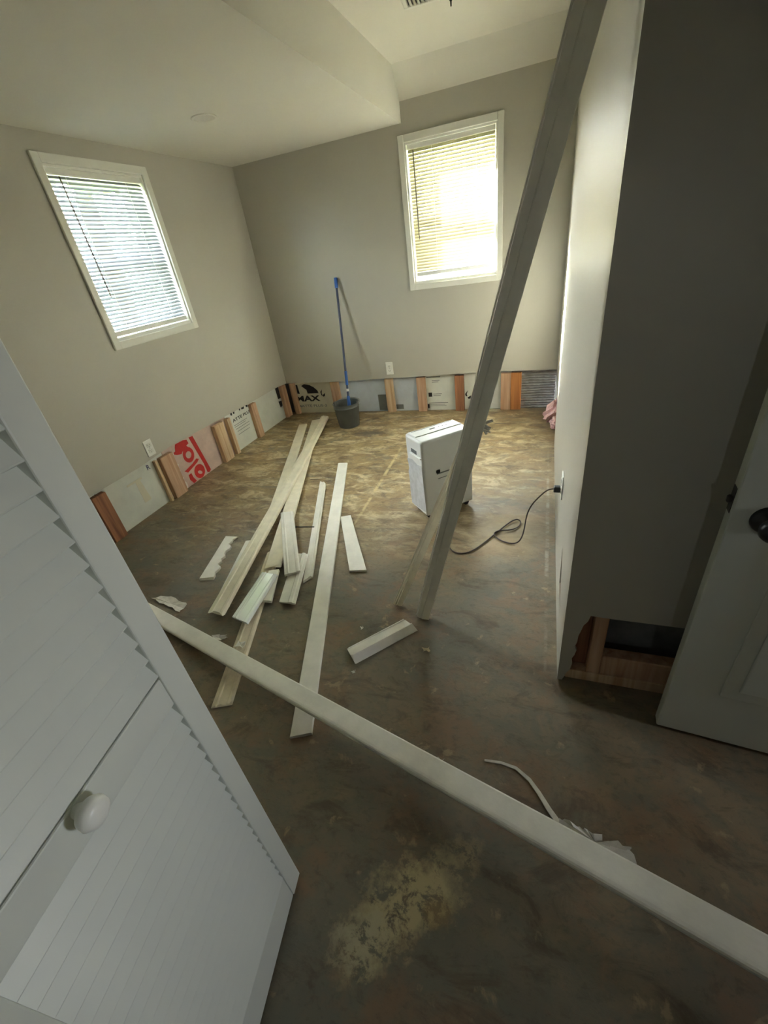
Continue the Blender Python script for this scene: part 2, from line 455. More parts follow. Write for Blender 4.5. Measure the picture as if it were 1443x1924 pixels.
# printing on the foam facers (flat ink)
def ink(parent, side, polys, mat, name='lettering', holes=()):
    place = (lambda u, v, d: (u, 0.051 - d, v)) if side == 'B' else (lambda u, v, d: (-0.051 + d, u, v))
    big = bmesh.new()
    for i, p in enumerate(polys):
        h = [holes[i]] if i < len(holes) and holes[i] else []
        b = plate_bm([(u, max(v, 0.003)) for u, v in p], h, place, 0.0002, 0.0012)
        me = bpy.data.meshes.new('tmp'); b.to_mesh(me); b.free(); big.from_mesh(me); bpy.data.meshes.remove(me)
    return obj(name, big, mat, parent)
def rect(a, b, c, d): return [(a, c), (b, c), (b, d), (a, d)]
ink(fb['logo'], 'B', [[(0.074, 0.309), (0.094, 0.307), (0.103, 0.212), (0.074, 0.214)],
    [(0.141, 0.294), (0.177, 0.312), (0.240, 0.300), (0.287, 0.275), (0.322, 0.240), (0.329, 0.212), (0.198, 0.211), (0.194, 0.250)],
    [(0.353, 0.223), (0.377, 0.249), (0.366, 0.211), (0.372, 0.182), (0.360, 0.185)], [(0.372, 0.186), (0.405, 0.212), (0.398, 0.180), (0.378, 0.170)]], 'ink', 'printed_emblem')
def up_back(x, z): return Matrix.Translation((x, 0.0503, z)) @ Matrix.Rotation(R(90), 4, 'X')
def up_left(y, z): return Matrix.Translation((-0.0503, y, z)) @ Matrix.Rotation(R(90), 4, 'Z') @ Matrix.Rotation(R(90), 4, 'X')
text_mesh('lettering', 'MAX', (0.290, 0.062), up_back(0.045, 0.127), 'ink', fb['logo'], bold=0.035)
text_mesh('lettering', 'MATTE PLUS-3', (0.345, 0.026), up_back(0.052, 0.064), 'ink_grey', fb['logo'], bold=0.01)
ink(fb['p2'], 'B', [rect(0.995, 1.088, 0.012, 0.172)], 'ink_grey', 'printed_panel')
ink(fb['p3'], 'B', [rect(1.180, 1.255, 0.02, 0.066)], 'ink_grey', 'printed_panel')
ink(fb['p4'], 'B', [rect(1.521, 1.556, 0.134, 0.174)], 'ink', 'printed_square')
ink(fb['p4'], 'B', [rect(1.512, 1.645, .318, .328), rect(1.562, 1.637, .288, .293), rect(1.562, 1.625, .272, .277), rect(1.568, 1.652, .158, .163), rect(1.568, 1.64, .142, .147),
                    rect(1.520, 1.708, .070, .075), rect(1.520, 1.68, .055, .059), rect(1.53, 1.69, .040, .044)], 'ink_grey', 'printed_lines')
ink(fb['p4'], 'B', [rect(1.505, 1.522, 0.022, 0.062)], 'ink', 'printed_mark')
ink(fb['p5'], 'B', [[(1.874, 0.150), (1.902, 0.186), (1.890, 0.150), (1.896, 0.128), (1.880, 0.128)], [(1.898, 0.118), (1.940, 0.140), (1.928, 0.106), (1.904, 0.102)]], 'ink', 'printed_emblem')
REDP = [[(-1.471, 0.348), (-1.428, 0.343), (-1.371, 0.020), (-1.391, 0.006), (-1.416, 0.012), (-1.421, 0.098)],
        [(-1.619, 0.354), (-1.537, 0.352), (-1.499, 0.341), (-1.493, 0.309), (-1.524, 0.301), (-1.511, 0.286), (-1.578, 0.277), (-1.597, 0.264), (-1.642, 0.276), (-1.68, 0.3), (-1.643, 0.307), (-1.632, 0.336)],
        [(-1.477, 0.169), (-1.453, 0.154), (-1.479, 0.138), (-1.607, 0.107), (-1.635, 0.131), (-1.535, 0.149)],
        [(-1.612, 0.087), (-1.58, 0.089), (-1.576, 0.05), (-1.556, 0.008), (-1.591, 0.004), (-1.615, 0.047)]]
def ell(cy, cz, a, b, rot, n=22):
    return [(cy + a * math.cos(t) * math.cos(rot) - b * math.sin(t) * math.sin(rot), cz + a * math.cos(t) * math.sin(rot) + b * math.sin(t) * math.cos(rot)) for t in [2 * math.pi * i / n for i in range(n)]]
ink(fl_['red'], 'L', REDP + [ell(-1.536, .229, .058, .062, 0), ell(-1.491, .062, .058, .058, 0)], 'ink_red', 'lettering',
    holes=[None] * 4 + [ell(-1.536, .229, .030, .028, 0), ell(-1.491, .052, .026, .014, -.6)])
text_mesh('lettering', 'ATTE PLUS', (0.290, 0.028), up_left(-0.922, 0.260), 'ink', fl_['atte'], bold=0.01)
ink(fl_['atte'], 'L', [[(-0.924, 0.348), (-0.898, 0.348), (-0.907, 0.323), (-0.923, 0.327)], [(-0.886, 0.348), (-0.86, 0.348), (-0.87, 0.326), (-0.883, 0.326)], [(-0.798, 0.348), (-0.767, 0.346), (-0.789, 0.322)],
                       [(-0.757, 0.346), (-0.711, 0.344), (-0.723, 0.322), (-0.759, 0.326)], [(-0.693, 0.344), (-0.66, 0.342), (-0.665, 0.320), (-0.684, 0.322)]], 'ink')
ink(fl_['atte'], 'L', [rect(-.92, -.72, .228, .232), rect(-.92, -.75, .212, .216), rect(-.91, -.70, .190, .194), rect(-.90, -.705, .165, .169), rect(-.90, -.72, .135, .139)], 'ink_grey', 'printed_lines')
ink(fl_['q5'], 'L', [[(-0.152, 0.335), (-0.094, 0.335), (-0.094, 0.219), (-0.146, 0.221)], [(-0.152, 0.198), (-0.094, 0.190), (-0.096, 0.137), (-0.139, 0.129)]], 'ink', 'printed_emblem')
text_mesh('lettering', 'R', (0.026, 0.036), up_left(-1.930, 0.292), 'ink_blue', fl_['q1'])
ink(fl_['q1'], 'L', [rect(-2.13, -2.00, .262, .276), [(-2.06, .262), (-2.02, .262), (-2.0, .10), (-2.06, .10)]], 'foam_warm', 'printed_panel')

# right wall (grazing) and the shaded return wall
PR = lambda u, v, d: (XR + d, u, v)
wall_right = struct(obj('wall_right', plate_bm([(YE, 0.0), (YE, 2.6), (0.0, 2.6), (0.0, .335), (-.18, .33), (-.42, .315), (-.60, .30), (-.66, .16), (-.72, .05), (-.78, 0.0)],
                    [[(-2.50, .150), (-2.47, .315), (-2.66, .120)]], PR, 0.0, 0.013), 'wall'), 'glossy greige right wall seen edge-on')
struct(box_obj('wall_right_core', (XR + 0.06, XR + 0.12, YE + 0.06, 0.0, 0.0, 2.6), 'stud_dark'))
bm = bmesh.new(); bx(bm, XR + 0.014, XR + 0.059, -2.72, -2.42, 0.0, 0.36); obj('stud', bm, 'stud_dark', wall_right)
PN = lambda u, v, d: (u, YE + d, v)
wall_return = struct(obj('wall_return', plate_bm([(XR + 0.013, 0.0), (XR + 0.013, 2.6), (3.95, 2.6), (3.95, .332), (2.80, .329), (2.738, .331), (2.733, .305), (2.722, .285), (2.718, .262), (2.712, .235), (2.711, .205),
                    (2.706, .18), (2.713, .165), (2.709, .14), (2.702, .12), (2.706, .095), (2.701, .06), (2.690, .04), (2.687, .02), (2.680, 0.0)], [], PN, 0.0, 0.013), 'wall'),
                    'shaded greige wall with a patch of wallboard torn off at its base')
struct(box_obj('wall_return_core', (XR + 0.014, 3.95, YE + 0.105, YE + 0.16, 0.0, 2.6), 'cavity'))
bm = bmesh.new(); bx(bm, 2.756, 2.796, YE + 0.015, YE + 0.10, 0.045, 0.60, bevel=0.002); obj('stud', bm, 'stud', wall_return)
bm = bmesh.new(); bx(bm, XR + 0.015, 2.755, YE + 0.05, YE + 0.10, 0.045, 0.60, bevel=0.002); obj('stud', bm, 'stud_dark', wall_return)
bm = bmesh.new(); bx(bm, 2.66 + 0.03, 3.95, YE + 0.014, YE + 0.10, 0.0, 0.044, bevel=0.002); obj('sole_plate', bm, 'stud_pale', wall_return)
bm = bmesh.new(); bx(bm, 2.797, 3.95, YE + 0.016, YE + 0.06, 0.0445, 0.135, bevel=0.003); obj('blocking', bm, 'stud', wall_return)

# remaining shell behind and beside the camera
ops = [(1.30, 0.0), (1.30, 2.03), (2.10, 2.03), (2.10, 0.0)]
PF = lambda u, v, d: (u, -4.06 - d, v)
struct(obj('wall_front', plate_bm([(-0.22, 0.0), (-0.22, 2.6), (2.20, 2.6), (2.20, 0.0)] + ops[::-1], [], PF, 0.0, 0.1), 'wall'))
struct(box_obj('wall_hall_left', (2.10, 2.20, -5.8, -4.16, 0.0, 2.6), 'wall'))
PE = lambda u, v, d: (u, -5.8 - d, v)
struct(obj('wall_hall_end', plate_bm([(2.10, 0.0), (2.10, 2.6), (3.95, 2.6), (3.95, 0.0)], [[(2.9, 1.45), (2.98, 1.45), (2.98, 1.65), (2.9, 1.65)]], PE, 0.0, 0.1), 'wall'))
portal((2.94, -5.91, 1.55), .08, .2, (0, 1, 0))  # small unseen opening, added to light the return wall and open door
PH = lambda u, v, d: (3.85 + d, u, v)
struct(obj('wall_hall_right', plate_bm([(YE, 2.6), (-5.8, 2.6), (-5.8, 0.0), (-3.84, 0.0), (-3.84, 2.05), (-3.06, 2.05), (-3.06, 0.0), (YE, 0.0)], [], PH, 0.0, 0.1), 'wall'))
# unseen room beyond that doorway; its window is added to fill the foreground
struct(box_obj('floor_side_room', (3.95, 6.6, -5.9, -1.6, -0.12, 0.0), 'floor'))
struct(box_obj('ceiling_side_room', (3.95, 6.6, -5.9, -1.6, ZU, ZU + 0.2), 'ceil'))
struct(box_obj('wall_side_room_back', (3.95, 6.6, -1.7, -1.6, 0.0, 2.6), 'wall'))
struct(box_obj('wall_side_room_front', (3.95, 6.6, -5.9, -5.8, 0.0, 2.6), 'wall'))
PS = lambda u, v, d: (6.5 + d, u, v)
struct(obj('wall_side_room_right', plate_bm([(-5.9, 0.0), (-5.9, 2.6), (-1.6, 2.6), (-1.6, 0.0)], [[(-3.70, 1.15), (-3.20, 1.15), (-3.20, 1.85), (-3.70, 1.85)]], PS, 0.0, 0.1), 'wall'))
portal((6.61, -3.45, 1.5), .5, .7, (-1, 0, 0))
struct(box_obj('wall_closet_back', (-0.22, 2.10, -4.85, -4.75, 0.0, 2.6), 'wall'))
struct(box_obj('wall_closet_side', (-0.22, -0.12, -4.75, -4.16, 0.0, 2.6), 'wall'))

# ceilings
ceil = struct(box_obj('ceiling', (XS, 3.95, -5.9, TH, ZU, ZU + 0.2), 'ceil'), 'raised white ceiling')
struct(box_obj('ceiling_dropped', (-TH, XS, -5.9, TH, ZL, ZU + 0.2), 'ceil'), 'dropped white ceiling section')
bm = bmesh.new()
P0 = [(-0.125, ZU + .02), (-0.125, ZU), (-0.10, ZU - .028), (-0.07, ZU - .064), (-0.035, ZU - .112), (0.0, 2.268), (0.0, ZU + .02)]
A = [bm.verts.new((XS, y, z)) for y, z in P0]; B = [bm.verts.new((XR + .02, y, z)) for y, z in P0]
n = len(P0)
for i in range(n): bm.faces.new((A[i], A[(i + 1) % n], B[(i + 1) % n], B[i]))
bm.faces.new(A); bm.faces.new(B[::-1])
struct(obj('ceiling_cove', bm, 'ceil'))

# ------------------------------------------------------------------ windows and blinds
def window(name, label, loc, rotz, W, H, cas):
    root = bpy.data.objects.new(name, None); root.empty_display_size = .05; link(root); struct(root, label)
    root.location = loc; root.rotation_euler = (0, 0, rotz)
    cl, cr, cb, ct = cas          # casing widths left, right, bottom, top
    for nm, (x0, x1, z0, z1) in (('casing_side', (-cl, 0, -cb, H + ct)), ('casing_side', (W, W + cr, -cb, H + ct)), ('casing_head', (0, W, H, H + ct)), ('casing_sill', (0, W, -cb, 0))):
        bm = bmesh.new(); bx(bm, x0, x1, -0.016, 0.0, z0, z1, bevel=0.004, seg=2); obj(nm, bm, 'trim', root)
    for (x0, x1, z0, z1) in ((0.0, 0.012, 0, H), (W - 0.012, W, 0, H), (0.012, W - 0.012, H - 0.012, H), (0.012, W - 0.012, 0, 0.02)):
        bm = bmesh.new(); bx(bm, x0, x1, 0.0, 0.215, z0, z1, bevel=0.001); obj('jamb', bm, 'vinyl', root)
    def sash(z0, z1, y):
        fr = bmesh.new(); t = 0.035
        for d in ((0.013, 0.013 + t, z0, z1), (W - 0.013 - t, W - 0.013, z0, z1), (0.013 + t, W - 0.013 - t, z0, z0 + t), (0.013 + t, W - 0.013 - t, z1 - t, z1)):
            bx(fr, d[0], d[1], y, y + 0.028, d[2], d[3], bevel=0.002)
        s = obj('sash', fr, 'vinyl', root)
        g = bmesh.new(); bx(g, 0.013 + t, W - 0.013 - t, y + 0.012, y + 0.016, z0 + t, z1 - t); obj('pane', g, 'glass', s)
    mid = H * 0.46
    sash(0.022, mid + 0.02, 0.085); sash(mid - 0.02, H - 0.014, 0.116)
    return root

def blind(label, loc, rotz, W, H, drop, slat_mat_name, tilt, wand_x, wand_len, cords):
    root = thing('window_blind', label, 'blind', loc, rotz)
    bm = bmesh.new(); bx(bm, 0.016, W - 0.016, 0.010, 0.040, H - 0.042, H - 0.014, bevel=0.002); obj('headrail', bm, 'vinyl', root)
    # one slat, shared
    bm = bmesh.new(); k = 5; sw = 0.0255; rows = [[], []]
    for i in range(k):
        s = (i / (k - 1) - 0.5) * sw
        crown = 0.0022 * (1 - (2 * s / sw) ** 2)
        y = s * math.cos(tilt) - crown * math.sin(tilt); z = s * math.sin(tilt) + crown * math.cos(tilt)
        for r, x in zip(rows, (0.018, W - 0.018)): r.append(bm.verts.new((x, y, z)))
    for i in range(k - 1): bm.faces.new((rows[0][i], rows[0][i + 1], rows[1][i + 1], rows[1][i]))
    proto = obj('slat', bm, slat_mat_name, root, smooth=True)
    pitch = 0.0215; top = H - 0.052; n = int((top - drop - 0.02) / pitch) + 1
    for i in range(n):
        o = proto if i == 0 else proto.copy()
        if i: COL.objects.link(o); o.parent = root
        o.location = (0, 0.026, top - i * pitch)
    zb = top - (n - 1) * pitch - 0.022
    bm = bmesh.new(); bx(bm, 0.018, W - 0.018, 0.012, 0.040, zb - 0.020, zb + 0.010, bevel=0.004, seg=2); obj('bottom_rail', bm, 'vinyl', root)
    for x in cords:
        for yy in (0.0115, 0.0405):
            bm = bmesh.new(); cyl(bm, (x, yy, zb), (x, yy, H - 0.042), 0.0009, n=5); obj('ladder_cord', bm, 'vinyl', root)
    bm = bmesh.new(); cyl(bm, (wand_x, 0.004, H - 0.05), (wand_x + 0.004, -0.002, H - 0.05 - wand_len), 0.0046, n=6); obj('tilt_wand', bm, 'wand', root)
    return root

wW, wH = WB['x1'] - WB['x0'], WB['z1'] - WB['z0']
window('window_2', 'white-cased window in the back wall', (WB['x0'], 0, WB['z0']), 0, wW, wH, (0.044, 0.042, 0.044, 0.045))
blind('cream slatted blind on the sunlit back wall window', (WB['x0'], 0, WB['z0']), 0, wW, wH, 0.055, 'slat_cream_dim', R(58), 0.062, 0.56, (0.20, 0.52))
lW, lH = WL['y1'] - WL['y0'], WL['z1'] - WL['z0']
window('window_1', 'white-cased window in the left wall', (0, WL['y0'], WL['z0']), R(90), lW, lH, (0.046, 0.046, 0.044, 0.044))
blind('white slatted blind on the left wall window', (0, WL['y0'], WL['z0']), R(90), lW, lH, 0.03, 'slat_white_dim', R(44), 0.085, 0.60, (0.13, 0.55))
portal(((WB['x0'] + WB['x1']) / 2, 0.23, (WB['z0'] + WB['z1']) / 2), wW, wH, (0, -1, 0))
portal((-0.23, (WL['y0'] + WL['y1']) / 2, (WL['z0'] + WL['z1']) / 2), lW, lH, (1, 0, 0))

# ------------------------------------------------------------------ outdoors glimpsed through the blinds
struct(box_obj('ground', (-40, 40, 0.4, 60, -0.45, -0.40), 'lawn'))
struct(box_obj('ground_side', (-40, -0.4, -30, 0.4, -0.45, -0.40), 'lawn'))
tr_ = thing('sun_block_tree', 'leafy tree added to keep sun off the left window, seen between the slats', 'tree', (-3.7, 1.72, -0.4))  # added so that its crown blocks direct sun on the left window
bm = bmesh.new(); cyl(bm, (0, 0, 0), (0.05, 0.05, 3.0), .17, .11, 12); cyl(bm, (.05, .05, 2.9), (-.5, .4, 4.4), .08, .04, 8); cyl(bm, (.05, .05, 2.9), (.6, -.4, 4.5), .08, .04, 8); obj('trunk', bm, 'bark', tr_)
rnd = random.Random(21); bm = bmesh.new()
for i in range(26):
    a = rnd.uniform(0, 2 * math.pi); rr = rnd.uniform(0, 1.15); h = 4.75 + rnd.uniform(-1.25, 1.35)
    b2 = bmesh.ops.create_icosphere(bm, subdivisions=3, radius=rnd.uniform(.5, .8))
    for v in b2['verts']:
        v.co *= 1 + rnd.uniform(-.16, .16); v.co += Vector((rr * math.cos(a), rr * math.sin(a), h))
o = obj('crown', bm, 'leaves', tr_); o['kind'] = 'stuff'

# ------------------------------------------------------------------ ceiling fittings
d = thing('recessed_light', 'round unlit recessed light in the dropped ceiling', 'light', (0.68, -1.205, ZL))
bm = bmesh.new(); lathe(bm, [(0.070, 0.0), (0.072, -0.004), (0.068, -0.007), (0.058, -0.006), (0.056, 0.0)], 36); obj('trim_ring', bm, 'ceil', d, True)
bm = bmesh.new(); lathe(bm, [(0.0, -0.0035), (0.056, -0.0035), (0.056, 0.0)], 36); obj('lens', bm, 'lens', d)

vt = thing('ceiling_vent', 'white metal air vent on the raised ceiling', 'vent', (1.768, -0.800, ZU), R(6))
bm = bmesh.new()
for q in ((0, .32, -.025, 0), (0, .32, -.34, -.315), (0, .025, -.315, -.025), (.295, .32, -.315, -.025)):
    bx(bm, q[0], q[1], q[2], q[3], -0.010, 0.0, bevel=0.003)
obj('frame', bm, 'trim', vt)
bm = bmesh.new(); bx(bm, .024, .296, -.316, -.024, -0.002, 0.0); obj('backing', bm, 'dark', vt)
for i in range(13):
    bm = bmesh.new(); bx(bm, -0.009, 0.009, -0.145, 0.145, -0.0007, 0.0007, mat4=Matrix.Translation((0.040 + i * 0.020, -0.17, -0.009)) @ Matrix.Rotation(R(35), 4, 'Y'))
    obj('vane', bm, 'trim', vt)

hk = thing('ceiling_hook', 'small black pointed fixture hanging from the raised ceiling', 'hook', (2.0345, -0.955, 2.33))
bm = bmesh.new(); lathe(bm, [(0.0, 0.0), (0.003, 0.002), (0.004, 0.018), (0.010, 0.026), (0.012, 0.05), (0.008, 0.062), (0.005, 0.066)], 14); obj('finial', bm, 'metal_black', hk, True)
bm = bmesh.new(); cyl(bm, (0, 0, .064), (0, 0, .094), 0.005, n=10); obj('rod', bm, 'metal_black', hk)
bm = bmesh.new(); lathe(bm, [(0.0, .088), (0.022, .090), (0.026, .0995), (0.0, .0995)], 18); obj('canopy', bm, 'metal_black', hk)

# ------------------------------------------------------------------ outlets
def outlet(label, loc, rotz):
    r = thing('wall_outlet', label, 'outlet', loc, rotz)
    bm = bmesh.new(); bx(bm, -0.035, 0.035, -0.006, 0.0, -0.057, 0.057, bevel=0.003, seg=2); obj('cover_plate', bm, 'vinyl', r)
    for s in (-1, 1):
        bm = bmesh.new(); bx(bm, -0.017, 0.017, -0.008, -0.005, s * 0.0205 - 0.014, s * 0.0205 + 0.014, bevel=0.003, seg=2)
        f = obj('receptacle', bm, 'trim', r)
        bm = bmesh.new(); z = s * 0.0205
        bx(bm, -0.008, -0.006, -0.0085, -0.0078, z - 0.002, z + 0.007); bx(bm, 0.006, 0.008, -0.0085, -0.0078, z - 0.002, z + 0.006); bx(bm, -0.002, 0.002, -0.0085, -0.0078, z - 0.010, z - 0.006)
        obj('slots', bm, 'dark', f)
    bm = bmesh.new(); cyl(bm, (0, -0.0062, 0), (0, -0.0075, 0), 0.003, n=10); obj('screw', bm, 'steel', r)
    return r
outlet('white duplex outlet on the back wall right of the mop', (1.172, 0, .4375), 0)
outlet('white duplex outlet on the left wall above the exposed studs', (0, -1.884, .444), R(90))
outlet('outlet on the right wall with a dark cord plugged in', (XR, -2.13, .40), R(-90))

# ------------------------------------------------------------------ bucket and mop
bk = thing('bucket', 'grey plastic bucket at the foot of the back wall', 'bucket', (0.812, -0.338, 0))
bm = bmesh.new()
lathe(bm, [(0.0, 0.004), (0.090, 0.004), (0.094, 0.0), (0.098, 0.004), (0.119, 0.188), (0.124, 0.190), (0.124, 0.196), (0.121, 0.199), (0.1225, 0.222), (0.127, 0.226), (0.124, 0.230), (0.1185, 0.226), (0.116, 0.19), (0.093, 0.010), (0.0, 0.010)], 40)
obj('bucket_body', bm, 'bucket', bk, True)
bm = bmesh.new(); lathe(bm, [(0.0, 0.012), (0.088, 0.012), (0.091, 0.030), (0.0, 0.030)], 24); obj('residue', bm, 'bucket_in', bk)
for s in (-1, 1):
    bm = bmesh.new(); bx(bm, s * 0.118 - 0.007, s * 0.118 + 0.007, -0.018, 0.018, 0.192, 0.236, bevel=0.004, seg=2); obj('handle_lug', bm, 'bucket', bk)
tube('handle', [(-0.126, 0, .215), (-0.130, 0.05, .220), (-0.10, 0.105, .232), (0, 0.138, .238), (0.10, 0.105, .232), (0.130, 0.05, .220), (0.126, 0, .215)], 0.0035, 'steel', bk)

mp_ = thing('mop', 'blue-handled mop standing in the bucket and leaning on wall', 'mop', (0.828, -0.330, 0.032))
m0 = Vector((0, 0, 0)); m1 = Vector((0.779 - 0.828, -0.022 + 0.330, 1.247 - 0.032)); dd = (m1 - m0)
P = lambda t: m0 + dd * t
def seg(name, a, b, r, mat, r1=None):
    bm = bmesh.new(); cyl(bm, P(a), P(b), r, r1, 14); return obj(name, bm, mat, mp_, False)
seg('pole', .17, .94, .0105, 'navy'); seg('grip', .935, 1.0, .0155, 'blue', .0165); seg('twist_collar', .275, .375, .0135, 'blue')
seg('price_tag', .228, .247, .0125, 'vinyl'); seg('socket', .115, .195, .019, 'blue', .014)
bm = bmesh.new(); bx(bm, -.045, .045, -.018, .018, .085, .15, bevel=.008, seg=2); obj('mop_head', bm, 'blue', mp_)
random.seed(3)
bm = bmesh.new()
for i in range(46):
    a = random.uniform(0, 2 * math.pi); r = random.uniform(.01, .075); x0 = random.uniform(-.04, .04)
    cyl(bm, (x0, random.uniform(-.012, .012), .10), (r * math.cos(a), r * math.sin(a), random.uniform(.004, .02)), .005, .006, 5)
o = obj('mop_strands', bm, 'bucket_in', mp_); o['kind'] = 'stuff'

# ------------------------------------------------------------------ white portable appliance
ang = math.atan2(0.213, 0.227)
ap = thing('dehumidifier', 'white boxy portable dehumidifier behind the leaning boards', 'appliance', (1.963, -1.905, 0), ang)
LA, WA, HA = 0.325, 0.192, 0.500          # length along x, depth along y
bm = bmesh.new(); bx(bm, 0, LA, 0, WA, .030, HA, bevel=0.016, seg=4); obj('housing', bm, 'appl', ap, False)
bm = bmesh.new(); bx(bm, 0.014, LA - .014, 0.085, WA - .016, HA - .001, HA + .004, bevel=.002); tp = obj('control_panel', bm, 'appl', ap)
bm = bmesh.new(); bx(bm, 0.13, 0.165, .125, .138, HA + .0035, HA + .005); obj('display', bm, 'dark', tp)
bm = bmesh.new(); bx(bm, 0.03, LA - .03, WA - .030, WA - .026, HA + .0035, HA + .0048); obj('seam', bm, 'ink_grey', tp)
for x in (.19, .215, .24):
    bm = bmesh.new(); cyl(bm, (x, .131, HA + .0035), (x, .131, HA + .0048), .004, n=10); obj('button', bm, 'ink_grey', tp)
bm = bmesh.new(); bx(bm, -.0015, .002, .060, .125, HA - .090, HA - .066, bevel=.0008); obj('handle_recess', bm, 'ink_grey', ap)
bm = bmesh.new(); bx(bm, -.010, .004, .010, .128, HA - .100, HA - .092, bevel=.002); obj('handle_lip', bm, 'appl', ap)
random.seed(8)
bm = bmesh.new()
out = [(.006, .06), (.186, .045), (.188, .16), (.182, .20), (.188, .26), (.17, .30), (.186, .35), (.12, .365), (.06, .35), (.012, .36)]
vs = [bm.verts.new((-.0018, y, z)) for y, z in out]; bm.faces.new(vs); obj('tape_sheet', bm, 'appl_tape', ap)
bm = bmesh.new(); bx(bm, .085, .30, -.0016, .001, .285, .292); bx(bm, .09, .30, -.0016, .001, .255, .259); obj('bucket_seam', bm, 'ink_grey', ap)
bm = bmesh.new(); bx(bm, .080, .105, -.002, .001, .292, .312, bevel=.003); obj('logo_badge', bm, 'dark', ap)
for x in (.035, LA - .035):
    for y in (.035, WA - .035):
        bm = bmesh.new(); cyl(bm, (x, y - .010, .0175), (x, y + .010, .0175), .0175, n=16); c = obj('castor', bm, 'dark', ap)
        bm = bmesh.new(); bx(bm, x - .008, x + .008, y - .013, y + .013, .026, .036); obj('castor_fork', bm, 'dark', c)

cord_pts = [(2.113, -1.775, .06), (2.125, -1.82, .012), (2.11, -1.98, .005), (2.12, -2.12, .005), (2.164, -2.188, .005), (2.244, -2.186, .005), (2.31, -2.08, .005), (2.365, -1.975, .006), (2.415, -1.885, .008),
            (2.455, -1.828, .010), (2.487, -1.84, .008), (2.485, -1.90, .006), (2.44, -1.945, .008), (2.385, -1.955, .012), (2.345, -1.985, .012), (2.37, -2.03, .006), (2.42, -2.058, .005), (2.47, -2.066, .005),
            (2.50, -2.04, .02), (2.512, -1.995, .08), (2.515, -1.975, .13), (2.538, -2.005, .22), (2.575, -2.045, .29), (2.600, -2.08, .345), (2.625, -2.115, .375), (2.650, -2.13, .3795)]
cr = thing('power_cord', 'dark power cord looping on the floor to the right wall outlet', 'cord', (2.115, -1.74, 0))
off = lambda p: (p[0] - 2.115, p[1] + 1.74, p[2])
tube('cable', [off(p) for p in cord_pts], 0.0036, 'cord', cr, res=8)
bm = bmesh.new(); bx(bm, 2.628 - 2.115, 2.6565 - 2.115, -2.142 + 1.74, -2.118 + 1.74, .366, .394, bevel=.004, seg=2); obj('plug', bm, 'dark', cr)

# ------------------------------------------------------------------ trim boards
FLAT = [(-.5, 0), (-.5, .85), (-.47, 1), (.47, 1), (.5, .85), (.5, 0)]
CASE = [(-.5, 0), (-.5, .62), (-.46, .70), (-.33, .74), (-.28, 1.0), (-.22, 1.0), (-.17, .80), (.24, .86), (.30, 1.0), (.42, .98), (.47, .80), (.5, .55), (.5, 0)]
RIDGE = [(-.5, 0), (-.5, .45), (-.42, .5), (.05, .62), (.12, 1.0), (.30, 1.0), (.36, .7), (.5, .6), (.5, 0)]
BASE = [(-.5, 0), (-.5, .55), (-.46, .8), (-.40, .93), (-.30, 1.0), (.44, 1.0), (.5, .85), (.5, 0)]
LEAN = [(-.5, 0), (-.5, .92), (-.48, 1.0), (.02, 1.0), (.035, .82), (.06, .82), (.075, .94), (.40, .94), (.43, .45), (.46, .45), (.465, .62), (.5, .60), (.5, 0)]

def board(name, label, p0, p1, w_, t_, prof, mat, roll=0.0, up=None, cut=(0, 0), rag=(0, 0), bow=0.0, tear=0.0, seed=1, nseg=12, cat='trim board', group='pulled-off trim boards', w1=None):
    """a length of moulding: p0, p1 are the middle of its underside at both ends"""
    rnd = random.Random(seed)
    p0, p1 = Vector(p0), Vector(p1); x = (p1 - p0); L = x.length; x.normalize()
    z = Vector(up) if up else Vector((0, 0, 1)); z = (z - x * z.dot(x)).normalized(); y = z.cross(x)
    if roll: q = Matrix.Rotation(roll, 3, x); y = q @ y; z = q @ z
    bm = bmesh.new(); rings = []
    nz = [0.0] * (nseg + 1)
    if tear:
        for i in range(nseg + 1): nz[i] = rnd.uniform(0, tear) * (1.0 if i < nseg * .75 else .5)
    for i in range(nseg + 1):
        f = i / nseg; ww = w_ if w1 is None else w_ + (w1 - w_) * f; ring = []
        for (u, vv) in prof:
            xx = f * L
            if i == 0: xx += u * ww * math.tan(cut[0]) + rnd.uniform(-rag[0], rag[0])
            if i == nseg: xx += u * ww * math.tan(cut[1]) + rnd.uniform(-rag[1], rag[1])
            yy = u * ww + bow * math.sin(math.pi * f)
            if tear and u > 0.3: yy -= nz[i] * ww
            ring.append(bm.verts.new((xx, yy, vv * t_)))
        rings.append(ring)
    n = len(prof)
    for a, b in zip(rings, rings[1:]):
        for i in range(n): bm.faces.new((a[i], a[(i + 1) % n], b[(i + 1) % n], b[i]))
    bm.faces.new(rings[0]); bm.faces.new(rings[-1][::-1])
    o = obj(name, bm, mat)
    mw = Matrix.Identity(4)
    for i in range(3): mw[i][0], mw[i][1], mw[i][2], mw[i][3] = x[i], y[i], z[i], p0[i]
    o.matrix_world = mw
    return tag(o, label, cat, group)

